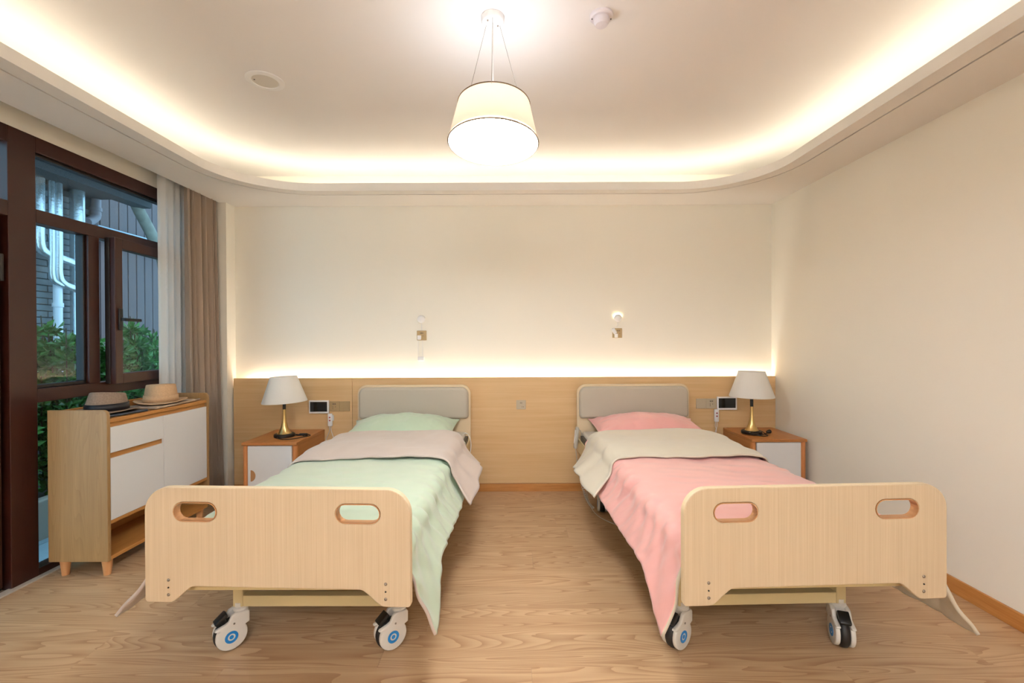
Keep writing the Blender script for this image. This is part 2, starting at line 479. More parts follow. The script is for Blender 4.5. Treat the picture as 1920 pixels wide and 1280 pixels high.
dr = struct(empty('door_1'))
dr['label'] = 'dark brown glazed balcony door at the left edge'
wbox('head_rail', 1.32, 2.354, 2.325, 2.41, dr)
wbox('post', 1.32, 1.40, 0, 2.325, dr)
wbox('transom', 1.40, 2.354, 1.941, 2.02, dr)
pane(1.40, 2.354, 2.02, 2.325, dr)
leaf = wbox('door_leaf', 2.26, 2.322, 0.03, 1.941, dr, XW - 0.07, XW - 0.01)
wbox('stile', 1.41, 1.48, 0.03, 1.941, dr, XW - 0.07, XW - 0.01)
wbox('rail', 1.48, 2.26, 1.87, 1.941, dr, XW - 0.07, XW - 0.01)
wbox('rail', 1.48, 2.26, 0.03, 0.14, dr, XW - 0.07, XW - 0.01)
pane(1.48, 2.26, 0.14, 1.87, dr)
wbox('jamb_seal', 2.322, 2.354, 0.0, 1.941, dr, XW - 0.075, XW - 0.05, M['window_in'])
wbox('hinge', 2.322, 2.338, 1.60, 1.74, dr, XW - 0.03, XW - 0.005, M['black'])

# ------------------------------------------------------------------ curtains
def curtain(name, y0, y1, x, amp, folds, z0, z1, m, flare=0.0, n=160, jag=0.0, seedv=0):
    bm = bmesh.new(); rows = 16; g = []
    for j in range(rows + 1):
        t = j / rows; z = z0 + (z1 - z0) * t
        r_ = []
        for i in range(n + 1):
            u = i / n
            ph = u * folds * 2 * PI + 0.8 * math.sin(u * 7 + seedv)
            am = amp * (0.75 + 0.35 * math.sin(u * 17 + seedv)) * (0.8 + 0.35 * (1 - t))
            xx = x + am * math.sin(ph) + 0.35 * am * math.sin(2 * ph + 1) + flare * (1 - t) ** 1.4 * (0.4 + 0.6 * u)
            yy = y0 + (y1 - y0) * u + 0.3 * am * math.cos(ph) + jag * (1 - t) * math.sin(u * 9)
            r_.append(bm.verts.new((xx, yy, z)))
        g.append(r_)
    for j in range(rows):
        for i in range(n): bm.faces.new((g[j][i], g[j][i + 1], g[j + 1][i + 1], g[j + 1][i]))
    me = bpy.data.meshes.new(name); bm.to_mesh(me); bm.free()
    for p in me.polygons: p.use_smooth = True
    o = obj(name, me, m)
    return o
c1 = curtain('sheer_curtain', 3.24, 3.60, -2.535, 0.018, 5, 0.02, 2.60, M['sheer'], 0.0, seedv=2)
tag(c1, 'white sheer curtain gathered between window and beige drape', 'curtain')
c2 = curtain('drape_curtain', 3.43, 3.775, -2.452, 0.033, 5.5, 0.02, 2.62, M['drape'], 0.05, seedv=0)
sd = c2.modifiers.new('thickness', 'SOLIDIFY'); sd.thickness = 0.004
tag(c2, 'beige heavy drape hanging in folds in the left corner', 'curtain')

# ------------------------------------------------------------------ beds
def caster_mesh_set():
    """Caster about its stem: wheel trails along -x, axle along y, floor at z = 0."""
    wc, wr = -0.028, 0.062
    out = []
    for a in range(150, 391, 12):
        out.append((wc + 0.0585 * math.cos(R(a)), wr + 0.002 + 0.0585 * math.sin(R(a))))
    out = [p for p in out]
    out += [(0.038, 0.10), (0.038, 0.142), (0.032, 0.15), (-0.012, 0.152), (-0.028, 0.146), (-0.040, 0.122), (-0.052, 0.116), (-0.086, 0.108), (-0.09, 0.102), (-0.084, 0.098), (-0.072, 0.096)]
    return out
CASTER_OUT = caster_mesh_set()
def add_caster(parent, x, y, rz, pedal=True, seen=''):
    mb = MB()
    for s in (-1, 1):
        me = upright(poly_solid([CASTER_OUT], 0.018, 0.005, 2)); me.transform(Matrix.Translation((0, s * 0.027, 0)))
        mb.bm.from_mesh(me); bpy.data.meshes.remove(me)
    mb.box(-0.012, 0.038, -0.02, 0.02, 0.128, 0.150, 0.006)
    mb.lathe([(0.026, 0.146), (0.030, 0.152), (0.030, 0.160), (0.024, 0.164), (0.024, 0.182)], 24, (0.012, 0, 0))
    c = mb.build('caster', M['caster_white'], parent, smooth=35, loc=(x, y, 0), rot=(0, 0, rz))
    w = MB()
    w.lathe([(0.03, -0.017), (0.054, -0.017), (0.0605, -0.011), (0.062, 0), (0.0605, 0.011), (0.054, 0.017), (0.03, 0.017)], 40, mtx=Matrix.Translation((-0.028, 0, 0.062)) @ Matrix.Rotation(R(90), 4, 'X'))
    w.build('wheel', M['rubber'], c, smooth=40)
    for s in (-1, 1):
        for nm, prof, m in (('emblem_ring', [(0.014, 0), (0.014, 0.0015), (0.0245, 0.0015), (0.0245, 0)], M['blue']), ('emblem_dot', [(0.0001, 0.0015), (0.008, 0.0015), (0.008, 0)], M['blue'])):
            e = MB(); e.lathe(prof, 32, mtx=Matrix.Translation((-0.03, s * 0.0357, 0.060)) @ Matrix.Rotation(R(-90 * s), 4, 'X'), cap=False)
            e.build(nm, m, c)
        e = MB(); e.lathe([(0.004, 0), (0.004, 0.002), (0.0001, 0.002)], 12, mtx=Matrix.Translation((-0.02, s * 0.0355, 0.112)) @ Matrix.Rotation(R(-90 * s), 4, 'X'), cap=False)
        e.build('rivet', M['steel'], c)
    if pedal:
        p = MB()
        mt = Matrix.Translation((-0.062, 0, 0.133)) @ Matrix.Rotation(R(-38), 4, 'Y')
        p.box(-0.026, 0.026, -0.021, 0.021, -0.008, 0.009, 0.004, mtx=mt)
        p.box(-0.010, 0.008, -0.013, 0.013, -0.03, 0.0, 0.003, mtx=mt)
        p.build('brake_pedal', M['black'], c, smooth=35)
    return c

BW = 0.950
def fb_outline():
    hw, zt, zb, za = BW / 2, 0.774, 0.367, 0.425
    pts = []
    def arc(cx, cz, r, a0, a1, n=10):
        for i in range(n + 1):
            a = R(a0 + (a1 - a0) * i / n); pts.append((cx + r * math.cos(a), cz + r * math.sin(a)))
    r = 0.088
    arc(hw - r, zt - r, r, 0, 90); arc(-hw + r, zt - r, r, 90, 180)
    arc(-hw + 0.012, zb + 0.012, 0.012, 180, 270, 4)
    def curve(seq):
        for p in smooth_path([(a, b, 0) for a, b in seq], 6): pts.append((p.x, p.y))
    curve([(-hw + 0.088, zb), (-hw + 0.108, zb + 0.006), (-hw + 0.155, za - 0.012), (-hw + 0.172, za - 0.002), (-hw + 0.195, za)])
    curve([(hw - 0.195, za), (hw - 0.172, za - 0.002), (hw - 0.155, za - 0.012), (hw - 0.108, zb + 0.006), (hw - 0.088, zb)])
    arc(hw - 0.012, zb + 0.012, 0.012, 270, 360, 4)
    return pts
def slot_outline(cx, cz, hl, hh, n=10):
    out = []
    for s, a0 in ((1, -90), (-1, 90)):
        for i in range(n + 1):
            a = R(a0 + 180 * i / n); out.append((cx + s * (hl - hh) + hh * math.cos(a), cz + hh * math.sin(a)))
    return out
def hb_outline(hw, z0, z1, r, rb=0.012):
    pts = []
    for cx, cz, rr, a0 in ((hw - r, z1 - r, r, 0), (-hw + r, z1 - r, r, 90), (-hw + rb, z0 + rb, rb, 180), (hw - rb, z0 + rb, rb, 270)):
        for i in range(9):
            a = R(a0 + 90 * i / 8); pts.append((cx + rr * math.cos(a), cz + rr * math.sin(a)))
    return pts

BL = 2.19
def make_bed(loc, rz, label, fb_rz, casters, tail):
    bed = empty('hospital_bed', loc, rz)
    tag(bed, label, 'bed', 'wheeled care beds')
    # footboard: its front face lies at y = 0
    holes = [slot_outline(s * 0.291, 0.688, 0.079, 0.0345) for s in (-1, 1)]
    fb = obj('footboard', upright(poly_solid([fb_outline()] + holes, 0.028, 0.004, 2)), M['board'], bed, loc=(0, 0.014, 0), rot=(0, 0, fb_rz))
    fb.data.materials.append(M['board_edge'])
    for p in fb.data.polygons:
        if abs(p.normal.y) < 0.5: p.material_index = 1
    for s in (-1, 1):
        obj('handle_trim', upright(poly_solid([slot_outline(s * 0.291, 0.688, 0.0785, 0.034), slot_outline(s * 0.291, 0.688, 0.0755, 0.031)], 0.0305, 0.0006)), M['trim_orange'], fb)
        for z, r_ in ((0.447, 0.0055), (0.4205, 0.003), (0.395, 0.0055)):
            sc_ = MB(); sc_.lathe([(r_, 0), (r_, 0.001), (r_ * 0.7, 0.003), (0.0002, 0.0035)], 14, mtx=Matrix.Translation((s * 0.388, -0.0139, z)) @ Matrix.Rotation(R(90), 4, 'X'), cap=False)
            sc_.build('screw', M['steel'] if r_ > 0.004 else M['hole'], fb, smooth=50)
    # headboard
    hb = obj('headboard', upright(poly_solid([hb_outline(0.469, 0.36, 0.915, 0.075)], 0.028, 0.004, 2)), M['board_edge'], bed, loc=(0, BL + 0.014, 0))
    cz0, cz1 = 0.636, 0.898
    cu = obj('cushion', upright(poly_solid([hb_outline(0.469 - 0.015, cz0, cz1, 0.062, 0.03)], 0.052, 0.024, 6)), M['cushion'], hb, loc=(0, -0.020, 0))
    smooth_mesh(cu, 60)
    # steel frame
    f = MB()
    for s in (-1, 1): f.box(s * 0.40 - 0.02, s * 0.40 + 0.02, 0.032, BL - 0.002, 0.385, 0.435, 0.004)
    for yy in (0.06, 0.75, 1.4, 2.12): f.box(-0.38, 0.38, yy, yy + 0.04, 0.385, 0.43, 0.003)
    f.build('bed_frame', M['frame_cream'], bed)
    box('deck', -0.43, 0.43, 0.05, BL - 0.01, 0.436, 0.446, M['grey_plastic'], bed, bev=0.003)
    fy, ry, cx_ = 0.352, 1.86, 0.338
    for s in (-1, 1):
        for yy in (fy, ry):
            box('post', s * cx_ - 0.021, s * cx_ + 0.021, yy - 0.021, yy + 0.021, 0.165, 0.386, M['frame_cream'], bed, bev=0.003)
        box('side_bar', s * cx_ - 0.018, s * cx_ + 0.018, fy + 0.021, ry - 0.021, 0.20, 0.235, M['frame_cream'], bed, bev=0.003)
    for yy in (fy, ry):
        box('cross_bar', -cx_ + 0.021, cx_ - 0.021, yy - 0.02, yy + 0.02, 0.166, 0.212, M['frame_cream'], bed, bev=0.003)
    box('cross_bar', -cx_ + 0.02, cx_ - 0.02, fy + 0.20, fy + 0.24, 0.205, 0.245, M['frame_cream'], bed, bev=0.003)
    mo = MB(); mo.box(-0.06, 0.06, 0.75, 1.05, 0.26, 0.37, 0.01); mo.tube([(0, 1.05, 0.31), (0, 1.38, 0.36)], 0.02, 12)
    mo.build('motor', M['black'], bed, smooth=40)
    for (s, yy, a, ped) in casters: add_caster(bed, s * cx_ - 0.012 * math.cos(a), (fy if yy == 0 else ry) - 0.012 * math.sin(a), a, ped)
    # rail end stop at the head corners
    for s in (-1, 1):
        box('corner_stop', s * 0.447 - 0.012, s * 0.447 + 0.012, BL - 0.42, BL - 0.10, 0.43, 0.512, M['black'], bed, bev=0.004)
        box('side_rail', s * 0.462 - 0.008, s * 0.462 + 0.008, BL - 0.62, BL - 0.005, 0.37, 0.475, M['frame_cream'], bed, bev=0.003)
    return bed

LB = ((-0.827, 1.584, 0), R(-0.3)); RB = ((1.062, 1.584, 0), R(1.5))
bedL = make_bed(LB[0], LB[1], 'light wood hospital bed on casters under the green bedding', R(-2.2),
                [(-1, 0, R(44), True), (1, 0, R(40), True), (-1, 1, R(40), True), (1, 1, R(70), True)], 'green')
bedR = make_bed(RB[0], RB[1], 'light wood hospital bed on casters under the pink bedding', R(1.2),
                [(-1, 0, R(36), True), (1, 0, R(70), True), (-1, 1, R(80), True), (1, 1, R(30), True)], 'pink')

def in_bed(B, pts):
    mt = Matrix.Translation(B[0]) @ Matrix.Rotation(B[1], 4, 'Z')
    return [mt @ Vector(p) for p in pts]

def mattress(B, label):
    o = MB().box(-0.435, 0.435, 0.06, BL - 0.015, 0.447, 0.532, 0.022, 4).build('mattress', M['mattress'], None, smooth=40, loc=B[0], rot=(0, 0, B[1]))
    return tag(o, label, 'mattress')
mattress(LB, 'thin grey mattress on the bed with green bedding')
mattress(RB, 'thin pale mattress on the bed with pink bedding')

def nz(x, y, z=0.0, s=1.0): return noise.noise(Vector((x * s, y * s, z)))

def duvet(B, label, m_out, m_in, sd, tipL, tipR, lobeL, lobeR, baseL=(0.075, 0.15), baseR=(0.075, 0.15)):
    root = empty('duvet', B[0], B[1])
    tag(root, label, 'duvet', 'duvets turned down at the head')
    HW, RT, ZT = 0.462, 0.055, 0.572
    def profile(s, hang, flare, y, k):
        """s in [-1,1] across; returns x, z. hang = length below the rounded edge."""
        sg = -1 if s < 0 else 1; a = abs(s)
        flat = HW - RT; arcl = RT * PI / 2
        L = a * (flat + arcl + hang)
        if L <= flat: return sg * L, 0.0, 0.0
        if L <= flat + arcl:
            t = (L - flat) / RT; return sg * (flat + RT * math.sin(t)), -RT + RT * math.cos(t), 0.0
        h = L - flat - arcl; w = h / max(hang, 1e-4)
        return sg * (HW + flare * w ** 1.25), -RT - math.sqrt(max(0, h * h - (flare * w) ** 2 * 0.6)), w
    # main cover
    NU, NV = 120, 150; Y0, Y1 = 0.036, 1.66
    bm = bmesh.new(); g = []
    for j in range(NV + 1):
        v = j / NV; y = Y0 + (Y1 - Y0) * v
        r_ = []
        for i in range(NU + 1):
            s = -1 + 2 * i / NU
            tip = tipL if s < 0 else tipR
            foot = 1 - ss(0.0, 0.34, y - Y0)
            bs = baseL if s < 0 else baseR
            hang = bs[1] + 0.006 * math.sin(y * 7 + sd) + (tip[1]) * foot ** 1.5
            flare = bs[0] + 0.006 * math.sin(y * 6 + 2 * sd) + (tip[0] - bs[0]) * foot
            x, dz, w = profile(s, hang, flare, y, sd)
            z = ZT + dz
            top = 1 - min(1, max(0, (abs(x) - 0.30) / 0.17)) ** 2
            z += top * (0.026 + 0.012 * nz(x, y, sd, 3.0) + 0.005 * nz(x + 0.6 * y, y * 1.6, sd + 5, 9)) * ss(0, 0.25, y - Y0)
            z -= (1 - w) * 0.03 * (1 - ss(0.0, 0.10, y - Y0))
            # diagonal pulls and ripples that start at the rounded edge
            edge = ss(0.36, 0.47, abs(x))
            rip = (0.0045 * math.sin(y * 41 + 14 * abs(s) + 3 * nz(y * 3, 0, sd) + sd) + 0.010 * nz(x * 2 + y * 3, y * 16 - 5 * abs(s), sd, 1) + 0.011 * nz(y * 26 - 9 * abs(s), s * 2, sd + 4, 1)) * edge * (1 - 0.6 * w)
            x += (1 if s > 0 else -1) * rip
            z += 0.4 * rip
            yy = y + 0.02 * w * math.sin(y * 5 + sd) + (0.03 * w * foot)
            r_.append(bm.verts.new((x, yy, z)))
        g.append(r_)
    for j in range(NV):
        for i in range(NU): bm.faces.new((g[j][i], g[j][i + 1], g[j + 1][i + 1], g[j + 1][i]))
    me = bpy.data.meshes.new('cover'); bm.to_mesh(me); bm.free()
    for p in me.polygons: p.use_smooth = True
    me.materials.append(m_out); me.materials.append(m_in)
    c = obj('cover', me, None, root)
    so = c.modifiers.new('thickness', 'SOLIDIFY'); so.thickness = 0.012; so.offset = -1; so.material_offset = 1; so.material_offset_rim = 1
    # the turned-down band: lining side up
    bm = bmesh.new(); g = []; NV2 = 60
    for j in range(NV2 + 1):
        v = j / NV2
        r_ = []
        for i in range(NU + 1):
            s = -1 + 2 * i / NU
            y = 1.035 + (1.70 - 1.035) * min(1.0, v / 0.86)
            wav = 0.02 * math.sin(s * 4 + sd) + 0.008 * math.sin(s * 23 + sd) + 0.006 * nz(s * 9, 0, sd)
            y += wav * (1 - v)
            lob = lobeL if s < 0 else lobeR
            hang = 0.165 + 0.012 * math.sin(v * 5 + sd) + lob[1] * (1 - ss(0, 0.5, v))
            flare = lob[0] * (0.55 + 0.45 * math.sin(PI * min(1, v * 0.9 + 0.15)))
            x, dz, w = profile(s * 1.0, hang, flare, y, sd)
            z = ZT + 0.034 + dz * 0.98
            top = 1 - min(1, max(0, (abs(x) - 0.30) / 0.17)) ** 2
            z += top * (0.028 + 0.012 * nz(x, y, sd, 3.0) + 0.003 * nz(x, y, sd + 9, 14))
            z += 0.006 * math.sin(v * 9 + s * 3)
            z -= 0.016 * (1 - ss(0, 0.16, v)) * (1 - w)
            if v > 0.86:
                t = (v - 0.86) / 0.14 * PI * 0.75
                y = 1.70 + 0.026 * math.sin(t); z -= 0.026 * (1 - math.cos(t))
            edge = ss(0.36, 0.47, abs(x))
            rip = (0.007 * math.sin(v * 24 + sd + s) + 0.010 * nz(x * 2, y * 12, sd + 3, 1)) * edge
            x += (1 if s > 0 else -1) * (rip + 0.012 * edge)
            y -= 0.05 * w * (1 - v)
            r_.append(bm.verts.new((x, y, z)))
        g.append(r_)
    for j in range(NV2):
        for i in range(NU): bm.faces.new((g[j][i], g[j][i + 1], g[j + 1][i + 1], g[j + 1][i]))
    me = bpy.data.meshes.new('turned_down_band'); bm.to_mesh(me); bm.free()
    for p in me.polygons: p.use_smooth = True
    me.materials.append(m_in); me.materials.append(m_out)
    b = obj('turned_down_band', me, None, root)
    so = b.modifiers.new('thickness', 'SOLIDIFY'); so.thickness = 0.010; so.offset = -1; so.material_offset = 1; so.material_offset_rim = 0
    b['label'] = 'turned-down band showing the lining'
    return root
duvet(LB, 'green satin duvet with taupe lining turned down', M['green'], M['taupe'], 1.3, (0.18, 0.03), (0.085, 0.16), (0.12, 0.03), (0.145, 0.03), (0.15, 0.24), (0.075, 0.15))
duvet(RB, 'pink satin duvet with sand lining turned down', M['pink'], M['sand'], 4.1, (0.065, 0.15), (0.17, 0.035), (0.15, 0.02), (0.10, 0.02), (0.075, 0.15), (0.13, 0.305))

def pillow(B, cx, cy, z, hw, hd, T, rz, label, m, sd):
    bm = bmesh.new(); N1, N2 = 44, 30
    lay = []
    for side in (1, -1):
        g = []
        for j in range(N2 + 1):
            v = -1 + 2 * j / N2; r_ = []
            for i in range(N1 + 1):
                u = -1 + 2 * i / N1
                pu = 1 - 0.055 * (1 - abs(v) ** 2) * abs(u) ** 3
                pv = 1 - 0.07 * (1 - abs(u) ** 2) * abs(v) ** 3
                x = hw * u * pu * (1 + 0.05 * abs(u * v) ** 4); y = hd * v * pv * (1 + 0.06 * abs(u * v) ** 4)
                q = (max(0, 1 - abs(u) ** 2.4)) ** 0.62 * (max(0, 1 - abs(v) ** 2.2)) ** 0.6
                edgew = 1 - q
                zz = T * q * (0.72 if side > 0 else -0.28)
                if side > 0:
                    zz += q * (0.016 * nz(x, y, sd, 7) + 0.008 * nz(x * 1.5 + y, y - x, sd + 1, 16)) + edgew * q ** 0.3 * 0.012 * math.sin(u * 31 + sd) * abs(v) ** 2
                    zz += 0.018 * q ** .5 * nz(x * 6, y * 14, sd + 2, 1.6) * ss(0.4, 1.0, abs(u))
                zz += 0.022 * (abs(u * v)) ** 3
                r_.append(bm.verts.new((x, y, zz)))
            g.append(r_)
        lay.append(g)
        for j in range(N2):
            for i in range(N1):
                f = (g[j][i], g[j][i + 1], g[j + 1][i + 1], g[j + 1][i])
                bm.faces.new(f if side > 0 else f[::-1])
    bmesh.ops.remove_doubles(bm, verts=bm.verts[:], dist=1e-4)
    bmesh.ops.recalc_face_normals(bm, faces=bm.faces[:])
    me = bpy.data.meshes.new('pillow'); bm.to_mesh(me); bm.free()
    for p in me.polygons: p.use_smooth = True
    loc = in_bed(B, [(cx, cy, z)])[0]
    o = obj('pillow', me, m, None, loc=loc, rot=(R(7), 0, B[1] + rz))
    sb = o.modifiers.new('smooth', 'SUBSURF'); sb.levels = 1; sb.render_levels = 1
    return tag(o, label, 'pillow', 'pillows at the bed heads')
pillow(LB, -0.03, 1.915, 0.585, 0.415, 0.235, 0.18, R(2), 'green satin pillow against the left headboard', M['green_pillow'], 3)
pillow(RB, 0.03, 1.925, 0.585, 0.415, 0.235, 0.18, R(-2), 'pink satin pillow against the right headboard', M['pink_pillow'], 8)

# ------------------------------------------------------------------ nightstands
def nightstand(x0, x1, y0, label, handle_left):
    y1, zt = PF - 0.004, 0.536
    t = empty('nightstand', ((x0 + x1) / 2, (y0 + y1) / 2, 0))
    tag(t, label, 'nightstand', 'wooden nightstands beside the beds')
    w, d = (x1 - x0) / 2, (y1 - y0) / 2
    box('top', -w, w, -d, d, zt - 0.022, zt, M['stand'], t, bev=0.004)
    for s in (-1, 1):
        box('side_panel', s * (w - 0.012) - 0.010, s * (w - 0.012) + 0.010, -d + 0.03, d, 0.08, zt - 0.022, M['stand'], t, bev=0.002)
        p = MB(); p.lathe([(0.019, 0.08), (0.019, zt - 0.022)], 20, (s * (w - 0.022), -d + 0.024, 0)); p.build('corner_post', M['stand_post'], t, smooth=40)
        for yy in (-d + 0.03, d - 0.03):
            l = MB(); l.lathe([(0.014, 0), (0.02, 0.08)], 16, (s * (w - 0.03), yy, 0)); l.build('leg', M['stand_post'], t, smooth=40)
    box('back_panel', -w + 0.02, w - 0.02, d - 0.012, d, 0.08, zt - 0.022, M['stand'], t)
    box('bottom', -w + 0.022, w - 0.022, -d + 0.02, d - 0.012, 0.08, 0.10, M['stand'], t)
    dw = w - 0.043
    dd = box('door', -dw, dw, -d + 0.008, -d + 0.026, 0.104, zt - 0.026, M['white_front'], t, bev=0.0015)
    hx = -dw + 0.022 if handle_left else dw - 0.022
    hs = 1 if handle_left else -1
    pts = [(hx + hs * 0.036 * math.sin(R(a)), 0.29 + 0.042 * math.cos(R(a))) for a in range(0, 181, 12)]
    me = upright(poly_solid([pts], 0.006, 0.0015)); me.transform(Matrix.Translation((0, -d + 0.008, 0)))
    obj('handle', me, M['trim_orange'], dd)
    return t
nightstand(-2.0, -1.59, 3.35, 'orange wood nightstand with white door left of the green bed', True)
nightstand(1.785, 2.2, 3.39, 'orange wood nightstand with white door right of the pink bed', True)

# ------------------------------------------------------------------ table lamps
def table_lamp(x, y, tilt, label, shade_dz):
    zt = 0.536
    t = empty('table_lamp', (x, y, zt)); tag(t, label, 'lamp', 'brass table lamps on the nightstands')
    MB().lathe([(0.072, 0), (0.076, 0.004), (0.076, 0.020), (0.07, 0.026), (0.045, 0.028)], 40).build('base', M['black'], t, smooth=40)
    MB().lathe([(0.052, 0.026), (0.046, 0.034), (0.035, 0.052), (0.025, 0.08), (0.0175, 0.115), (0.0135, 0.155), (0.0115, 0.2), (0.0115, 0.215)], 40).build('stem', M['brass'], t, smooth=60)
    MB().lathe([(0.0115, 0.215), (0.0115, 0.30), (0.006, 0.305), (0.006, 0.36)], 20).build('neck', M['black'], t, smooth=40)
    z0, z1 = 0.272 + shade_dz, 0.472 + shade_dz
    sh = MB().lathe([(0.162, z0), (0.163, z0 + 0.006), (0.098, z1 - 0.006), (0.097, z1), (0.094, z1 - 0.006), (0.159, z0 + 0.004), (0.162, z0)], 56, cap=False).build('shade', M['lampshade'], t, smooth=50)
    sh.rotation_euler = (0, tilt, 0)
    sh.location = (-math.sin(tilt) * (z0 + z1) / 2, 0, 0)
    MB().lathe([(0.018, z0 + 0.06), (0.022, z0 + 0.10), (0.012, z0 + 0.125)], 16).build('bulb', M['white'], t, smooth=50)
    return t
lampL = table_lamp(-1.785, 3.56, R(-2.5), 'brass table lamp with slightly tilted linen shade on left nightstand', 0)
lampR = table_lamp(1.895, 3.60, R(0.5), 'brass table lamp with linen shade on right nightstand', 0.02)
def cord(parent, pts, r=0.0032, m=None, name='cord'):
    return MB().tube(smooth_path(pts, 8), r, 6).build(name, m or M['black'], parent, smooth=60)
cord(lampL, [(-0.02, -0.073, 0.012), (0.01, -0.10, 0.005), (0.07, -0.12, 0.004), (0.13, -0.08, 0.004), (0.17, 0.02, 0.004), (0.10, 0.06, 0.004), (0.07, 0.03, 0.006), (0.12, 0.0, 0.010), (0.155, 0.06, 0.006), (0.13, 0.10, 0.004)])
cord(lampL, [(0.072, 0.03, 0.012), (0.10, 0.045, 0.008), (0.14, 0.05, 0.010), (0.19, 0.03, 0.005), (0.178, -0.02, 0.004), (0.15, -0.015, 0.012)])
MB().box(0.105, 0.165, 0.015, 0.035, 0.004, 0.022, 0.006, mtx=None).build('switch', M['black'], lampL, smooth=40)
cord(lampR, [(-0.05, -0.066, 0.03), (-0.02, -0.088, 0.012), (0.02, -0.11, 0.004), (0.07, -0.10, 0.004), (0.08, -0.05, 0.006), (0.04, -0.07, 0.032), (-0.02, -0.082, 0.028), (-0.04, -0.085, 0.01), (0.02, -0.092, 0.008), (0.075, -0.04, 0.005), (0.115, -0.02, 0.008)])
MB().box(-0.055, 0.01, -0.094, -0.077, 0.006, 0.024, 0.006).build('switch', M['black'], lampR, smooth=40)
pl = MB(); pl.lathe([(0.008, 0), (0.014, 0.012), (0.016, 0.026), (0.012, 0.034)], 14, mtx=Matrix.Translation((0.105, -0.022, 0.016)) @ Matrix.Rotation(R(80), 4, 'Y') )
pl.build('plug', M['black'], lampR, smooth=40)

# ------------------------------------------------------------------ wall fittings on the panel
def fitting_plate(name, x0, x1, z0, z1, y, label, m, holes, mods=1, cat='socket'):
    t = empty(name, ((x0 + x1) / 2, y, (z0 + z1) / 2)); tag(t, label, cat)
    w, h = (x1 - x0) / 2, (z1 - z0) / 2
    for k in range(mods):
        a = -w + 2 * w * k / mods; b = -w + 2 * w * (k + 1) / mods
        box('plate', a + 0.0004, b - 0.0004, -0.009, 0, -h, h, m, t, bev=0.002)
    for hx, hz, hw, hh in holes:
        box('hole', hx - hw, hx + hw, -0.0098, -0.0085, hz - hh, hz + hh, M['hole'], t)
    return t
def px2x(px, d=PF): return (px - 960) * d / 853.33
def py2z(py, d=PF): return 1.29 - (py - 636) * d / 853.33
H3 = [(-0.010, 0.020, 0.0022, 0.006), (0.0, 0.020, 0.0022, 0.006), (0.010, 0.020, 0.0022, 0.006)]
def h5(ox): return [(ox + a, b, c, d) for a, b, c, d in H3] + [(ox - 0.011, -0.004, 0.0016, 0.004), (ox + 0.011, -0.004, 0.0016, 0.004), (ox - 0.011, -0.018, 0.0016, 0.004)]
fitting_plate('wall_socket', px2x(617.5), px2x(655.5), py2z(769), py2z(751), PF, 'champagne double socket plate beside left wall tablet', M['socket'], h5(-0.045), 2)
fitting_plate('wall_socket', px2x(1304.5), px2x(1342), py2z(767), py2z(748.5), PF, 'champagne double switch and socket plate beside right wall tablet', M['socket_grey'], h5(0.043), 2)
fitting_plate('wall_socket', px2x(967.5), px2x(985.5), py2z(767), py2z(750), PF, 'single grey socket between the two headboards', M['socket_grey'], [(-0.005, 0.016, 0.0018, 0.006), (0.005, 0.016, 0.0018, 0.006), (0.008, -0.018, 0.002, 0.003), (0.02, -0.018, 0.002, 0.003)])
def tablet(x0, x1, z0, z1, label):
    t = empty('wall_tablet', ((x0 + x1) / 2, PF, (z0 + z1) / 2)); tag(t, label, 'tablet', 'white framed wall tablets')
    w, h = (x1 - x0) / 2, (z1 - z0) / 2
    box('housing', -w, w, -0.018, 0, -h, h, M['white'], t, bev=0.004)
    box('screen', -w + 0.011, w - 0.013, -0.0188, -0.0175, -h + 0.016, h - 0.012, M['screen'], t)
tablet(px2x(580), px2x(617), py2z(773), py2z(748.5), 'small white framed wall tablet near the green bed')
tablet(px2x(1343), px2x(1380), py2z(769.5), py2z(745), 'small white framed wall tablet near the pink bed')
def call_bell(px, py, wires, label, sd):
    x, z = px2x(px), py2z(py)
    t = empty('call_handset', (x, PF, z)); tag(t, label, 'handset', 'white call handsets with red buttons')
    box('holder', -0.002 + 0.004 * sd, 0.022 * 1 + 0.004 * sd, -0.014, 0, -0.012, 0.034, M['white'], t, bev=0.003)
    box('handset', -0.019, 0.019, -0.03, -0.012, -0.056, 0.050, M['white'], t, bev=0.006, smooth=40)
    for zz in (0.018, -0.007):
        b = MB(); b.lathe([(0.0065, 0), (0.0065, 0.002), (0.0001, 0.003)], 14, mtx=Matrix.Translation((0, -0.0299, zz)) @ Matrix.Rotation(R(90), 4, 'X'), cap=False); b.build('button', M['red'], t, smooth=50)
    for wpts in wires: cord(t, wpts, 0.0026, M['white'], 'cable')
call_bell(620, 784, [[(-0.006, -0.022, -0.055), (-0.008, -0.02, -0.10), (-0.035, -0.02, -0.17), (-0.052, -0.02, -0.26), (-0.05, -0.02, -0.40)],
                     [(0.006, -0.022, -0.055), (0.010, -0.02, -0.10), (0.035, -0.02, -0.18), (0.055, -0.02, -0.26), (0.07, -0.02, -0.40)]], 'white call handset with two red buttons near left wall tablet', 1)
call_bell(1341, 779, [[(-0.008, -0.022, -0.055), (-0.010, -0.02, -0.09), (0.0, -0.02, -0.13), (-0.012, -0.02, -0.20), (-0.018, -0.02, -0.30), (-0.02, -0.02, -0.4)],
                      [(0.004, -0.022, -0.055), (0.004, -0.02, -0.10), (-0.008, -0.018, -0.14), (-0.014, -0.018, -0.20), (-0.024, -0.02, -0.3), (-0.028, -0.02, -0.4)]], 'white call handset with two red buttons near right wall tablet', -1)

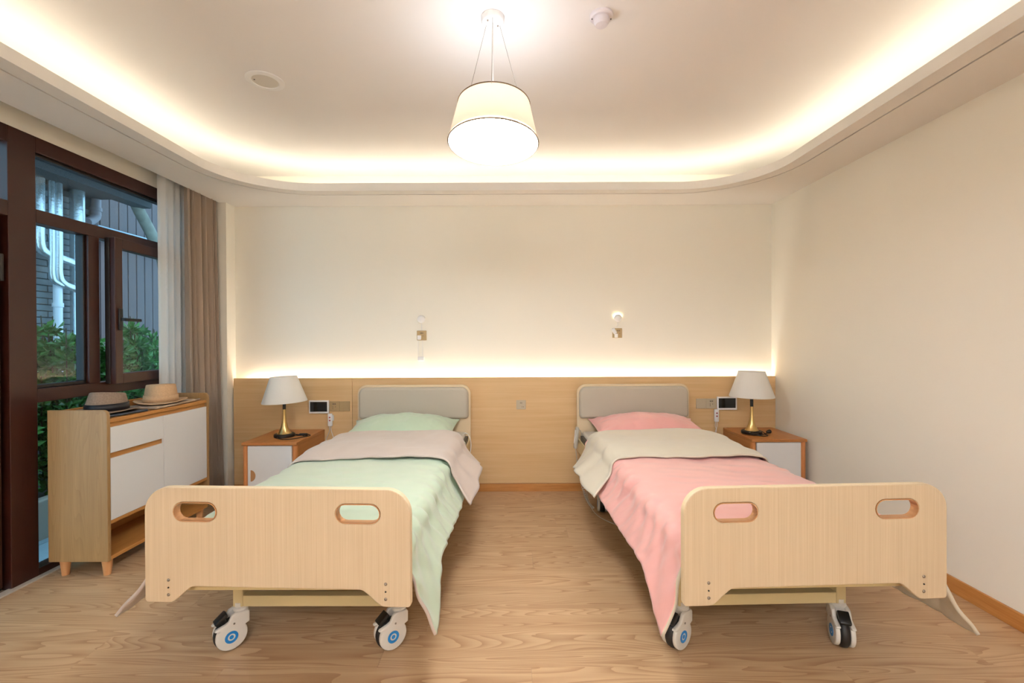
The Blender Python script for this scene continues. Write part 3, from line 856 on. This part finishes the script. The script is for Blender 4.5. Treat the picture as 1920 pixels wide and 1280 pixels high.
# ------------------------------------------------------------------ fittings on the painted wall
def wx(px): return (px - 960) * YB / 853.33
def wz(py): return 1.29 - (py - 636) * YB / 853.33
def puck(px, py, label, lit):
    t = empty('night_light', (wx(px), YB, wz(py))); tag(t, label, 'night light', 'round white night lights')
    MB().lathe([(0.030, 0), (0.033, 0.006), (0.033, 0.016), (0.026, 0.024), (0.010, 0.027), (0.0002, 0.027)], 32, mtx=Matrix.Translation((0, -0.004, 0)) @ Matrix.Rotation(R(90), 4, 'X')).build('body', M['white'], t, smooth=50)
    ring_m = emit('night_light_glow', (1.0, 0.78, 0.42), 24.0) if lit else M['lens_off']
    pts = [(0.036 * math.cos(R(a)), 0.036 * math.sin(R(a))) for a in range(20, 161, 10)] + [(0.028 * math.cos(R(a)), 0.028 * math.sin(R(a))) for a in range(160, 19, -10)]
    me = upright(poly_solid([pts], 0.006)); me.transform(Matrix.Translation((0, -0.004, 0)))
    obj('light_edge', me, ring_m, t)
    return t
n1 = puck(790.5, 598, 'round white wall night light that is off', False)
n2 = puck(1158, 597, 'round white wall night light glowing above its socket', True)
s1 = fitting_plate('wall_socket', wx(782), wx(800), wz(637), wz(619), YB, 'champagne socket with white plug above the green bed', M['socket'], h5(0.0))
s2 = fitting_plate('wall_socket', wx(1148), wx(1166), wz(634), wz(616), YB, 'champagne socket with white adapter above the pink bed', M['socket'], h5(0.01))
a1 = MB().box(-0.028, 0.002, -0.034, -0.010, -0.032, 0.006, 0.005).build('white_plug', M['white'], None, smooth=40, loc=(wx(790.0), YB, wz(629)))
tag(a1, 'small white plug in the socket above the green bed', 'plug')
a2 = MB(); a2.box(-0.012, 0.014, -0.036, -0.010, -0.030, 0.004, 0.004)
a2.box(-0.015, 0.015, -0.030, -0.012, -0.026, 0.026, 0.006, mtx=Matrix.Translation((-0.016, 0, 0.026)) @ Matrix.Rotation(R(-32), 4, 'Y'))
a2 = a2.build('power_adapter', M['white'], None, smooth=40, loc=(wx(1154), YB, wz(627)))
tag(a2, 'white power adapter in the socket above the pink bed', 'adapter')
cord(n1, [(0.002, -0.006, -0.034), (0.003, -0.005, -0.06), (0.002, -0.005, -0.10)], 0.0018, M['white'], 'cable')
cord(n2, [(0.0, -0.006, -0.034), (0.0, -0.008, -0.06), (-0.012, -0.016, -0.075)], 0.0018, M['white'], 'cable')
ps = empty('pull_switch', (wx(790), YB, wz(671))); tag(ps, 'small white switch hanging on two wires below the wall socket', 'switch')
MB().box(-0.030, 0.026, -0.022, -0.002, -0.022, 0.016, 0.006).build('body', M['white'], ps, smooth=40)
for xx in (-0.026, 0.012): cord(ps, [(xx, -0.008, 0.015), (xx * 1.05, -0.006, 0.08), (xx, -0.006, 0.155)], 0.0016, M['white'], 'cable')

# ------------------------------------------------------------------ bed remote on the pink bed
rem = empty('bed_remote', in_bed(RB, [(-0.485, 2.13, 0.50)])[0], RB[1]); tag(rem, 'grey bed remote with coiled cable hanging beside the pink bed', 'remote')
MB().box(-0.013, 0.013, -0.024, 0.024, -0.10, 0.075, 0.008, mtx=Matrix.Rotation(R(6), 4, 'Y')).build('handset', M['grey_plastic'], rem, smooth=40)
MB().box(-0.0155, -0.012, -0.016, 0.016, -0.06, 0.05, 0.001, mtx=Matrix.Rotation(R(6), 4, 'Y')).build('button_pad', M['white'], rem)
cord(rem, [(0.012, 0, 0.045), (0.025, 0, 0.052), (0.04, 0, 0.03), (0.045, 0, -0.02)], 0.003, M['grey_plastic'], 'hook')
path = smooth_path([(-0.008, 0, -0.10), (-0.002, -0.05, -0.20), (0.008, -0.12, -0.29), (0.03, -0.18, -0.40), (0.055, -0.24, -0.462), (0.075, -0.30, -0.474)], 40)
coil = []
for i, p in enumerate(path):
    a = i * 1.15; rr = 0.0095 * ss(0, 40, i - 20)
    coil.append(p + Vector((math.cos(a) * rr, math.sin(a) * rr * 0.7, math.sin(a) * rr * 0.5)))
MB().tube(coil, 0.0028, 5).build('coiled_cable', M['grey_plastic'], rem, smooth=60)
cord(rem, [(0.045, 0.0, -0.02), (0.035, -0.15, -0.20), (0.04, -0.25, -0.40), (0.07, -0.34, -0.487), (0.13, -0.50, -0.493), (0.24, -0.58, -0.493), (0.32, -0.50, -0.40)], 0.003, M['grey_plastic'], 'power_cable')
cL = MB().tube(smooth_path(in_bed(LB, [(0.43, 1.96, 0.55), (0.455, 1.95, 0.565), (0.485, 1.93, 0.54), (0.498, 1.92, 0.48), (0.490, 1.90, 0.41), (0.472, 1.9, 0.39)]), 8), 0.0026, 6).build('cable', M['white'], None, smooth=60)
tag(cL, 'thin white cable looping over the mattress corner of the green bed', 'cable')

# ------------------------------------------------------------------ shoe cabinet with hats
CX0, CX1, CY0, CY1 = -2.525, -2.20, 2.468, 3.30
cb = empty('shoe_cabinet', (CX0, CY0, 0)); tag(cb, 'wooden shoe cabinet with white fronts below the window', 'cabinet')
CD, CLn = CX1 - CX0, CY1 - CY0
def side_panel(y0):
    pts = [(0, 0.09), (CD, 0.09)]
    for i in range(9):
        a = R(90 * i / 8); pts.append((CD - 0.03 + 0.03 * math.cos(a), 0.914 - 0.03 + 0.03 * math.sin(a)))
    pts.append((0, 0.914))
    me = upright(poly_solid([pts], 0.02, 0.002)); me.transform(Matrix.Translation((0, y0 + 0.01, 0)))
    return obj('side_panel', me, M['cabinet_side'], cb)
side_panel(0); side_panel(CLn - 0.02)
for z0, z1, nm in ((0.842, 0.863, 'top_board'), (0.09, 0.11, 'bottom_board'), (0.287, 0.305, 'shelf')):
    box(nm, 0.012, CD - 0.004, 0.02, CLn - 0.02, z0, z1, M['cabinet'], cb, bev=0.002)
box('back_panel', 0.0, 0.012, 0.02, CLn - 0.02, 0.09, 0.845, M['cabinet'], cb)
box('back_rail', 0.0, 0.016, 0.02, CLn - 0.02, 0.863, 0.905, M['cabinet'], cb, bev=0.003)
ysp = 2.874 - CY0
box('divider', 0.012, CD - 0.03, ysp - 0.008, ysp + 0.008, 0.305, 0.842, M['cabinet'], cb)
box('carcass_front', CD - 0.04, CD - 0.020, 0.02, CLn - 0.02, 0.305, 0.842, M['cabinet'], cb)
box('drawer_front', CD - 0.019, CD - 0.003, 0.024, ysp - 0.0015, 0.676, 0.816, M['white_front'], cb, bev=0.0015)
box('flap_door', CD - 0.019, CD - 0.003, 0.024, ysp - 0.0015, 0.307, 0.645, M['white_front'], cb, bev=0.0015)
box('door', CD - 0.019, CD - 0.003, ysp + 0.0015, CLn - 0.024, 0.307, 0.816, M['white_front'], cb, bev=0.0015)
for xx in (0.05, CD - 0.045):
    for yy in (0.045, CLn - 0.045):
        MB().lathe([(0.017, 0), (0.026, 0.09)], 20, (xx, yy, 0)).build('leg', M['leg_wood'], cb, smooth=40)

def hat(x, y, z, rz, scale, m, band_m, label, crown, brim_curl, pinch):
    t = empty('hat', (x, y, z), rz); tag(t, label, 'hat', 'hats on the shoe cabinet')
    n = 56; bm = bmesh.new(); rings = []
    prof = [(1.55, 0.0), (1.50, 0.0), (1.3, 0.0), (1.1, 0.0), (1.0, 0.004)] + [(1.0 - 0.15 * (k / 6) ** 1.5, crown * k / 6) for k in range(1, 7)] + [(0.78, crown * 1.03), (0.6, crown * 1.0), (0.35, crown * 0.93), (0.05, crown * 0.90)]
    for k, (r_, h) in enumerate(prof):
        ring_ = []
        for i in range(n):
            a = 2 * PI * i / n
            ca, sa = math.cos(a), math.sin(a)
            rx, ry = 0.112 * scale * r_, 0.094 * scale * r_
            zz = h
            if r_ > 1.05:
                f = (r_ - 1.05) / 0.5
                zz += brim_curl * f ** 1.6 * (0.35 + 0.65 * sa * sa) - 0.004 * f * ca * ca + 0.006
                if k == 0: zz -= 0.004
            elif h > crown * 0.6:
                zz += pinch * 0.012 * ca * (h / crown)
                if pinch: ry *= 1 - 0.22 * ss(0, 1, ca) * (h / crown) ** 2
            ring_.append(bm.verts.new((rx * ca, ry * sa, zz)))
        rings.append(ring_)
    for a, q in zip(rings, rings[1:]):
        for i in range(n): bm.faces.new((a[i], a[(i + 1) % n], q[(i + 1) % n], q[i]))
    bm.faces.new(rings[-1])
    me = bpy.data.meshes.new('felt'); bmesh.ops.recalc_face_normals(bm, faces=bm.faces[:]); bm.to_mesh(me); bm.free()
    for p in me.polygons: p.use_smooth = True
    o = obj('felt', me, m, t); s_ = o.modifiers.new('thickness', 'SOLIDIFY'); s_.thickness = 0.003; s_.offset = -1
    bm = bmesh.new(); lo, hi = [], []
    for i in range(n):
        a = 2 * PI * i / n
        lo.append(bm.verts.new((0.1135 * scale * math.cos(a), 0.0955 * scale * math.sin(a), 0.010)))
        hi.append(bm.verts.new((0.1105 * scale * math.cos(a), 0.0925 * scale * math.sin(a), 0.050)))
    for i in range(n): bm.faces.new((lo[i], lo[(i + 1) % n], hi[(i + 1) % n], hi[i]))
    me = bpy.data.meshes.new('band'); bm.to_mesh(me); bm.free()
    for p in me.polygons: p.use_smooth = True
    o = obj('ribbon_band', me, band_m, t); s_ = o.modifiers.new('thickness', 'SOLIDIFY'); s_.thickness = 0.002; s_.offset = 1
    return t
ZT = 0.863
def sheet(name, x, y, z, lx, ly, th, rz, m, label, cat, layers=3):
    t = empty(name, (x, y, z), rz); tag(t, label, cat)
    for k in range(layers):
        w = 1 - 0.05 * (k % 2)
        bm = bmesh.new(); g = []
        for i in range(9):
            u = -1 + i / 4; r_ = []
            for j in range(7):
                v = -1 + j / 3
                r_.append(bm.verts.new((lx / 2 * u * w, ly / 2 * v, 0.001 + k * th + 0.003 * (1 + math.sin(u * 3 + k)) * abs(u))))
            g.append(r_)
        for i in range(8):
            for j in range(6): bm.faces.new((g[i][j], g[i + 1][j], g[i + 1][j + 1], g[i][j + 1]))
        me = bpy.data.meshes.new('page'); bm.to_mesh(me); bm.free()
        o = obj('page', me, m, t); s_ = o.modifiers.new('thickness', 'SOLIDIFY'); s_.thickness = th * 0.7; s_.offset = 1
    MB().tube([(lx / 2, -ly / 2, 0.008), (lx / 2, ly / 2, 0.008)], 0.007, 10).build('rolled_edge', m, t, smooth=60)
    return t
sheet('newspaper', -2.345, 3.03, ZT + 0.001, 0.24, 0.44, 0.003, R(4), M['paper'], 'folded tan newspaper under the tan hat', 'newspaper')
sheet('magazine', -2.335, 2.635, ZT + 0.001, 0.21, 0.27, 0.003, R(-8), M['magazine'], 'dark magazine under the grey hat', 'magazine')
hat(-2.365, 2.655, ZT + 0.018, R(-80), 1.0, M['felt_grey'], M['band'], 'grey brown fedora with black ribbon on the shoe cabinet', 0.105, 0.012, 1)
hat(-2.355, 3.05, ZT + 0.018, R(-60), 1.0, M['felt_tan'], M['felt_tan'], 'tan felt hat on the shoe cabinet', 0.115, 0.016, 0.3)

# ------------------------------------------------------------------ ceiling fittings
M['drum_rim'] = mat('drum_rim', '#7A664C', 0.6)
M['drum_cloth'] = translucent('drum_cloth', '#F2E2D2', 0.42)
M['drum_diffuser'] = emit('drum_diffuser', (0.88, 0.94, 1.0), DIFFUSER)
M['rear_fill_disc'] = emit('rear_fill_disc', (0.97, 0.98, 1.0), REAR_FILL_GLOW)  # glow of the added fill light behind the camera
def pendant(px_, py_, label, tilt, dm, watts):
    pend = empty('pendant_lamp', (px_, py_, ZC)); tag(pend, label, 'lamp')
    MB().lathe([(0.0505, 0), (0.0505, -0.018), (0.046, -0.024), (0.0002, -0.024)], 40).build('ceiling_rose', M['white'], pend, smooth=40)
    for a in (40, 220):
        MB().lathe([(0.004, -0.024), (0.003, -0.028), (0.0002, -0.028)], 10, (0.028 * math.cos(R(a)), 0.028 * math.sin(R(a)), 0)).build('screw', M['steel'], pend)
    ZB = 2.147 - ZC; H = 0.178
    def lathe_part(name, prof, m, n=72): return MB().lathe([(r_, z) for r_, z in prof], n, cap=False).build(name, m, pend, smooth=60, loc=(0, 0, ZB), rot=tilt)
    sh = lathe_part('shade', [(0.197, 0), (0.158, H), (0.156, H), (0.195, 0)], M['drum_cloth'])
    for z, r_ in ((0.0, 0.1975), (H, 0.1585)):
        MB().tube([(r_ * math.cos(R(a)), r_ * math.sin(R(a)), z) for a in range(0, 361, 6)], 0.0028, 6).build('rim', M['drum_rim'], sh, smooth=60)
    lathe_part('diffuser', [(0.0002, 0.004), (0.1935, 0.004)], dm)
    lathe_part('upglow_blocker', [(0.0002, 0.012), (0.192, 0.012), (0.192, 0.010), (0.0002, 0.010)], M['white'])  # added disc that keeps the diffuser's glow off the ceiling
    for a in (30, 150, 270):
        MB().tube([(0.034 * math.cos(R(a)), 0.034 * math.sin(R(a)), -0.022), (0.154 * math.cos(R(a)), 0.154 * math.sin(R(a)), ZB + H)], 0.0009, 5).build('hanging_wire', M['steel'], pend)
    MB().tube([(0, 0, -0.02), (0, 0, ZB + 0.15)], 0.0028, 8).build('cable', M['white'], pend)
    ld = bpy.data.lights.new('pendant_bulb', 'POINT'); ld.energy = watts; ld.color = (0.80, 0.89, 1.0); ld.shadow_soft_size = 0.05
    lo = bpy.data.objects.new('pendant_bulb', ld); COL.objects.link(lo); lo.parent = pend; lo.location = (0, 0, ZB + 0.14)
pendant(-0.078, 2.0, 'white drum pendant lamp glowing in the middle of the ceiling', (R(-5.5), R(0.9), 0), M['drum_diffuser'], PENDANT_W)
pendant(-0.078, -1.6, 'added fill light shaped like the drum pendant, unseen behind the camera', (0, 0, 0), M['rear_fill_disc'], REAR_FILL_W)  # added out of view to brighten footboards and back wall

dl = empty('downlight', (-1.335, 2.48, ZC)); tag(dl, 'round recessed ceiling downlight that is off', 'downlight')
MB().lathe([(0.097, 0), (0.097, -0.003), (0.09, -0.006), (0.068, -0.006), (0.064, -0.001)], 48, cap=False).build('rim', M['white'], dl, smooth=50)
MB().lathe([(0.0655, -0.001), (0.0655, -0.003), (0.0002, -0.0035)], 48, cap=False).build('diffuser', M['lens_off'], dl, smooth=50)
MB().lathe([(0.004, -0.003), (0.004, -0.0045), (0.0002, -0.0045)], 10, (-0.048, -0.02, 0), cap=False).build('sensor', M['hole'], dl)
sm = empty('smoke_detector', (0.396, 1.99, ZC)); tag(sm, 'small white smoke detector on the ceiling right of the pendant', 'smoke detector')
MB().lathe([(0.05, 0), (0.05, -0.010), (0.044, -0.016), (0.0002, -0.016)], 36).build('base', M['detector'], sm, smooth=40)
MB().lathe([(0.034, -0.016), (0.034, -0.030), (0.026, -0.044), (0.0002, -0.047)], 36).build('sensor_head', M['detector'], sm, smooth=40)
for s in (-1, 1): MB().lathe([(0.003, 0), (0.003, -0.002), (0.0002, -0.002)], 8, (s * 0.041, 0, -0.0155)).build('screw', M['hole'], sm)

# ------------------------------------------------------------------ the courtyard outside
gr = struct(box('ground', -9, XW - 0.13, 0.0, 12, -0.16, -0.09, M['soil'])); gr['label'] = 'paved courtyard ground outside'
pcache = MB(); pcache.box(-0.197, 0.197, -0.197, 0.197, 0, 0.03, 0.003, 1)
pme = bpy.data.meshes.new('paver'); pcache.bm.to_mesh(pme); pcache.bm.free(); pme.materials.append(M['paver'])
for i in range(2):
    for j in range(10): obj('paver', pme, None, gr, loc=(-2.94 - 0.4 * i, 1.4 + 0.4 * j, -0.09))
XO = -4.60
bw = struct(box('wall_outside', XO - 0.2, XO - 0.012, 1.5, 5.0, -0.09, 4.5, M['mortar'])); bw['label'] = 'grey brick wall across the courtyard'
bb_ = MB(); bb_.box(-0.008, 0.012, -0.117, 0.117, -0.027, 0.027, 0.002, 1)
bme = bpy.data.meshes.new('brick'); bb_.bm.to_mesh(bme); bb_.bm.free(); bme.materials.append(M['brick'])
zz, k = 0.55, 0
while zz < 2.80:
    yy = 5.0 - 0.12 - (0.12 if k % 2 else 0)
    while yy > 3.9:
        obj('brick', bme, None, bw, loc=(XO - 0.012, yy, zz)); yy -= 0.243
    zz += 0.063; k += 1
cw = struct(box('wall_cladding', XO - 0.3, XO - 0.08, 5.02, 9.0, -0.09, 5.0, M['clad'])); cw['label'] = 'dark vertical board wall across the courtyard'
cb_ = MB(); cb_.box(-0.012, 0.014, -0.058, 0.058, 0, 4.6, 0.004, 1)
cme = bpy.data.meshes.new('cladding_board'); cb_.bm.to_mesh(cme); cb_.bm.free(); cme.materials.append(M['clad'])
for i in range(24): obj('cladding_board', cme, None, cw, loc=(XO - 0.068, 5.09 + 0.125 * i, 0.3))
tr3 = struct(box('trim_3', XO - 0.10, XO + 0.03, 5.04, 8.0, 2.42, 2.58, M['ledge'], bev=0.01)); tr3['label'] = 'grey blue metal ledge on the dark board wall'
cn = struct(empty('ceiling_canopy')); cn['label'] = 'dark canopy over the courtyard'
box('slab', XO, XO + 0.95, 2.6, 5.0, 2.84, 2.95, M['canopy'], cn)
box('beam', XO + 0.5, XO + 0.65, 2.6, 5.0, 2.74, 2.84, M['canopy'], cn)
def pipe(name, pts, r, m, label, cat, group=None, collars=()):
    t = empty(name, (0, 0, 0)); 
    o = MB().tube(smooth_path(pts, 6) if len(pts) > 2 else pts, r, 14).build('pipe', m, t, smooth=60)
    for c in collars: MB().lathe([(r, -0.02), (r + 0.008, -0.02), (r + 0.008, 0.02), (r, 0.02)], 16, c, cap=False).build('collar', m, t, smooth=40)
    tag(t, label, cat, group); return t
XP = XO + 0.12
def yp(px, X=XP): return -X * 853.33 / (960 - px)
def zp(py, y): return 1.29 - (py - 636) * y / 853.33
y1_, y2_, y3_, y4_ = yp(76), yp(93), yp(105), yp(147)
pipe('foil_pipe', [(XP, y1_, 3.0), (XP, y1_, 2.5), (XP, y1_ + 0.0, 2.22), (XP, y1_ + 0.06, 2.14), (XP, y1_ + 0.2, 2.115), (XP, y4_ - 0.05, 2.09)], 0.042, M['foil'], 'foil wrapped pipe bending right across the brick wall', 'pipe')
pipe('foil_pipe', [(XP + 0.03, y2_, 3.0), (XP + 0.03, y2_, 2.2), (XP + 0.03, y2_, 1.93), (XP + 0.03, y2_ + 0.05, 1.86), (XP + 0.03, y2_ + 0.16, 1.84)], 0.026, M['foil'], 'thin foil wrapped pipe left of its thicker twin', 'pipe')
pipe('foil_pipe', [(XP + 0.03, y3_, 3.0), (XP + 0.03, y3_, 2.2), (XP + 0.03, y3_, 1.95), (XP + 0.03, y3_ + 0.05, 1.86), (XP + 0.03, y4_ - 0.05, 1.82)], 0.036, M['foil'], 'foil wrapped pipe with elbow above the white drainpipe', 'pipe')
pipe('foil_pipe', [(XP, y4_, 3.2), (XP, y4_, 0.0)], 0.062, M['foil'], 'thick straight foil wrapped pipe at the brick corner', 'pipe')
pipe('drainpipe', [(XP - 0.02, yp(113), 1.86), (XP - 0.02, yp(113), 0.0)], 0.036, M['pvc'], 'white plastic drainpipe on the brick wall', 'pipe', None, [(XP - 0.02, yp(113), 1.65)])
yd = -(XO + 0.05) * 853.33 / (960 - 182)
pipe('downpipe', [(XO + 0.05, yd, 3.6), (XO + 0.05, yd, 2.75), (XO + 0.05, yd, 2.66), (XO + 0.06, yd - 0.06, 2.60), (XO + 0.08, yd - 0.14, 2.56)], 0.045, M['downpipe'], 'grey downpipe with elbow on the dark board wall', 'pipe', None, [(XO + 0.05, yd, 2.73)])
tree = empty('tree', (-4.1, 5.30, -0.09)); tag(tree, 'pale bare tree trunk with a bend outside the window', 'tree')
tp = smooth_path([(0.05, 0.12, 0.0), (0.05, 0.10, 1.2), (0.03, 0.04, 2.2), (0.01, -0.10, 2.55), (0.0, -0.30, 2.84), (0, -0.335, 2.95), (-0.01, -0.34, 3.3), (-0.03, -0.34, 4.4)], 6)
MB().tube(tp, [0.062 - 0.012 * i / len(tp) for i in range(len(tp))], 14).build('trunk', M['bark'], tree, smooth=60)
lb_ = MB()
lb_.tube(smooth_path([(0.01, -0.10, 2.55), (0.03, 0.10, 2.75), (0.02, 0.3, 3.1)], 5), 0.022, 8); lb_.build('branch', M['bark'], tree, smooth=60)

def shrub(x, y, h, w, nl, label, sd):
    rn = random.Random(sd)
    t = empty('shrub', (x, y, -0.09)); tag(t, label, 'shrub', 'green shrubs outside the window')
    stems = MB(); lf = bmesh.new()
    for i in range(18):
        a = rn.uniform(0, 2 * PI); rr = w * math.sqrt(rn.random())
        top = Vector((rr * math.cos(a), rr * math.sin(a), h * rn.uniform(0.72, 1.0)))
        b0 = Vector((top.x * 0.25, top.y * 0.25, 0))
        mid = (b0 + top) / 2 + Vector((rn.uniform(-.05, .05), rn.uniform(-.05, .05), 0))
        pts = smooth_path([b0, mid, top], 6)
        stems.tube(pts, 0.005, 4)
        for k in range(nl):
            f = 1 - rn.random() ** 1.5 * 0.75
            p = pts[min(len(pts) - 1, int(f * (len(pts) - 1)))]
            d = Vector((rn.gauss(0, 1), rn.gauss(0, 1), rn.gauss(0.4, 0.6))).normalized()
            n = d.cross(Vector((rn.gauss(0, 1), rn.gauss(0, 1), rn.gauss(0, 1)))).normalized()
            sz = rn.uniform(0.05, 0.085); o = p + d * rn.uniform(0.0, 0.05)
            up = d.cross(n) * sz * 0.12
            v = [lf.verts.new(o), lf.verts.new(o + d * sz * 0.5 + n * sz * 0.25 + up), lf.verts.new(o + d * sz), lf.verts.new(o + d * sz * 0.5 - n * sz * 0.25 + up)]
            lf.faces.new((v[0], v[1], v[2])); lf.faces.new((v[0], v[2], v[3]))
    stems.build('stems', M['stem'], t)
    me = bpy.data.meshes.new('foliage'); lf.to_mesh(me); lf.free()
    fo = obj('foliage', me, M['leaf'], t); fo['kind'] = 'stuff'
sh = [(-3.42, 3.45, 1.58, 0.17, 'leafy green shrub in front of the white drainpipe'), (-3.50, 3.85, 1.50, 0.17, 'leafy green shrub in front of the thick foil pipe'),
      (-3.45, 4.22, 1.62, 0.16, 'leafy green shrub seen through the window gap'), (-3.5, 4.62, 1.55, 0.17, 'leafy green shrub behind the casement left part'),
      (-3.55, 5.02, 1.55, 0.17, 'leafy green shrub behind the casement near the curtain'), (-3.40, 3.08, 1.35, 0.16, 'low leafy shrub beside the window post')]
for i, (x, y, h, w, lb) in enumerate(sh): shrub(x, y, h, w, 170, lb, 20 + i)
pl_ = empty('planter', (-3.45, 4.1, -0.09)); tag(pl_, 'low stone planter edge under the shrubs outside', 'planter')
box('kerb', 0.17, 0.25, -1.4, 2.0, 0, 0.30, M['stone'], pl_, bev=0.01)
box('soil_bed', -0.3, 0.17, -1.4, 2.0, 0, 0.24, M['soil'], pl_)
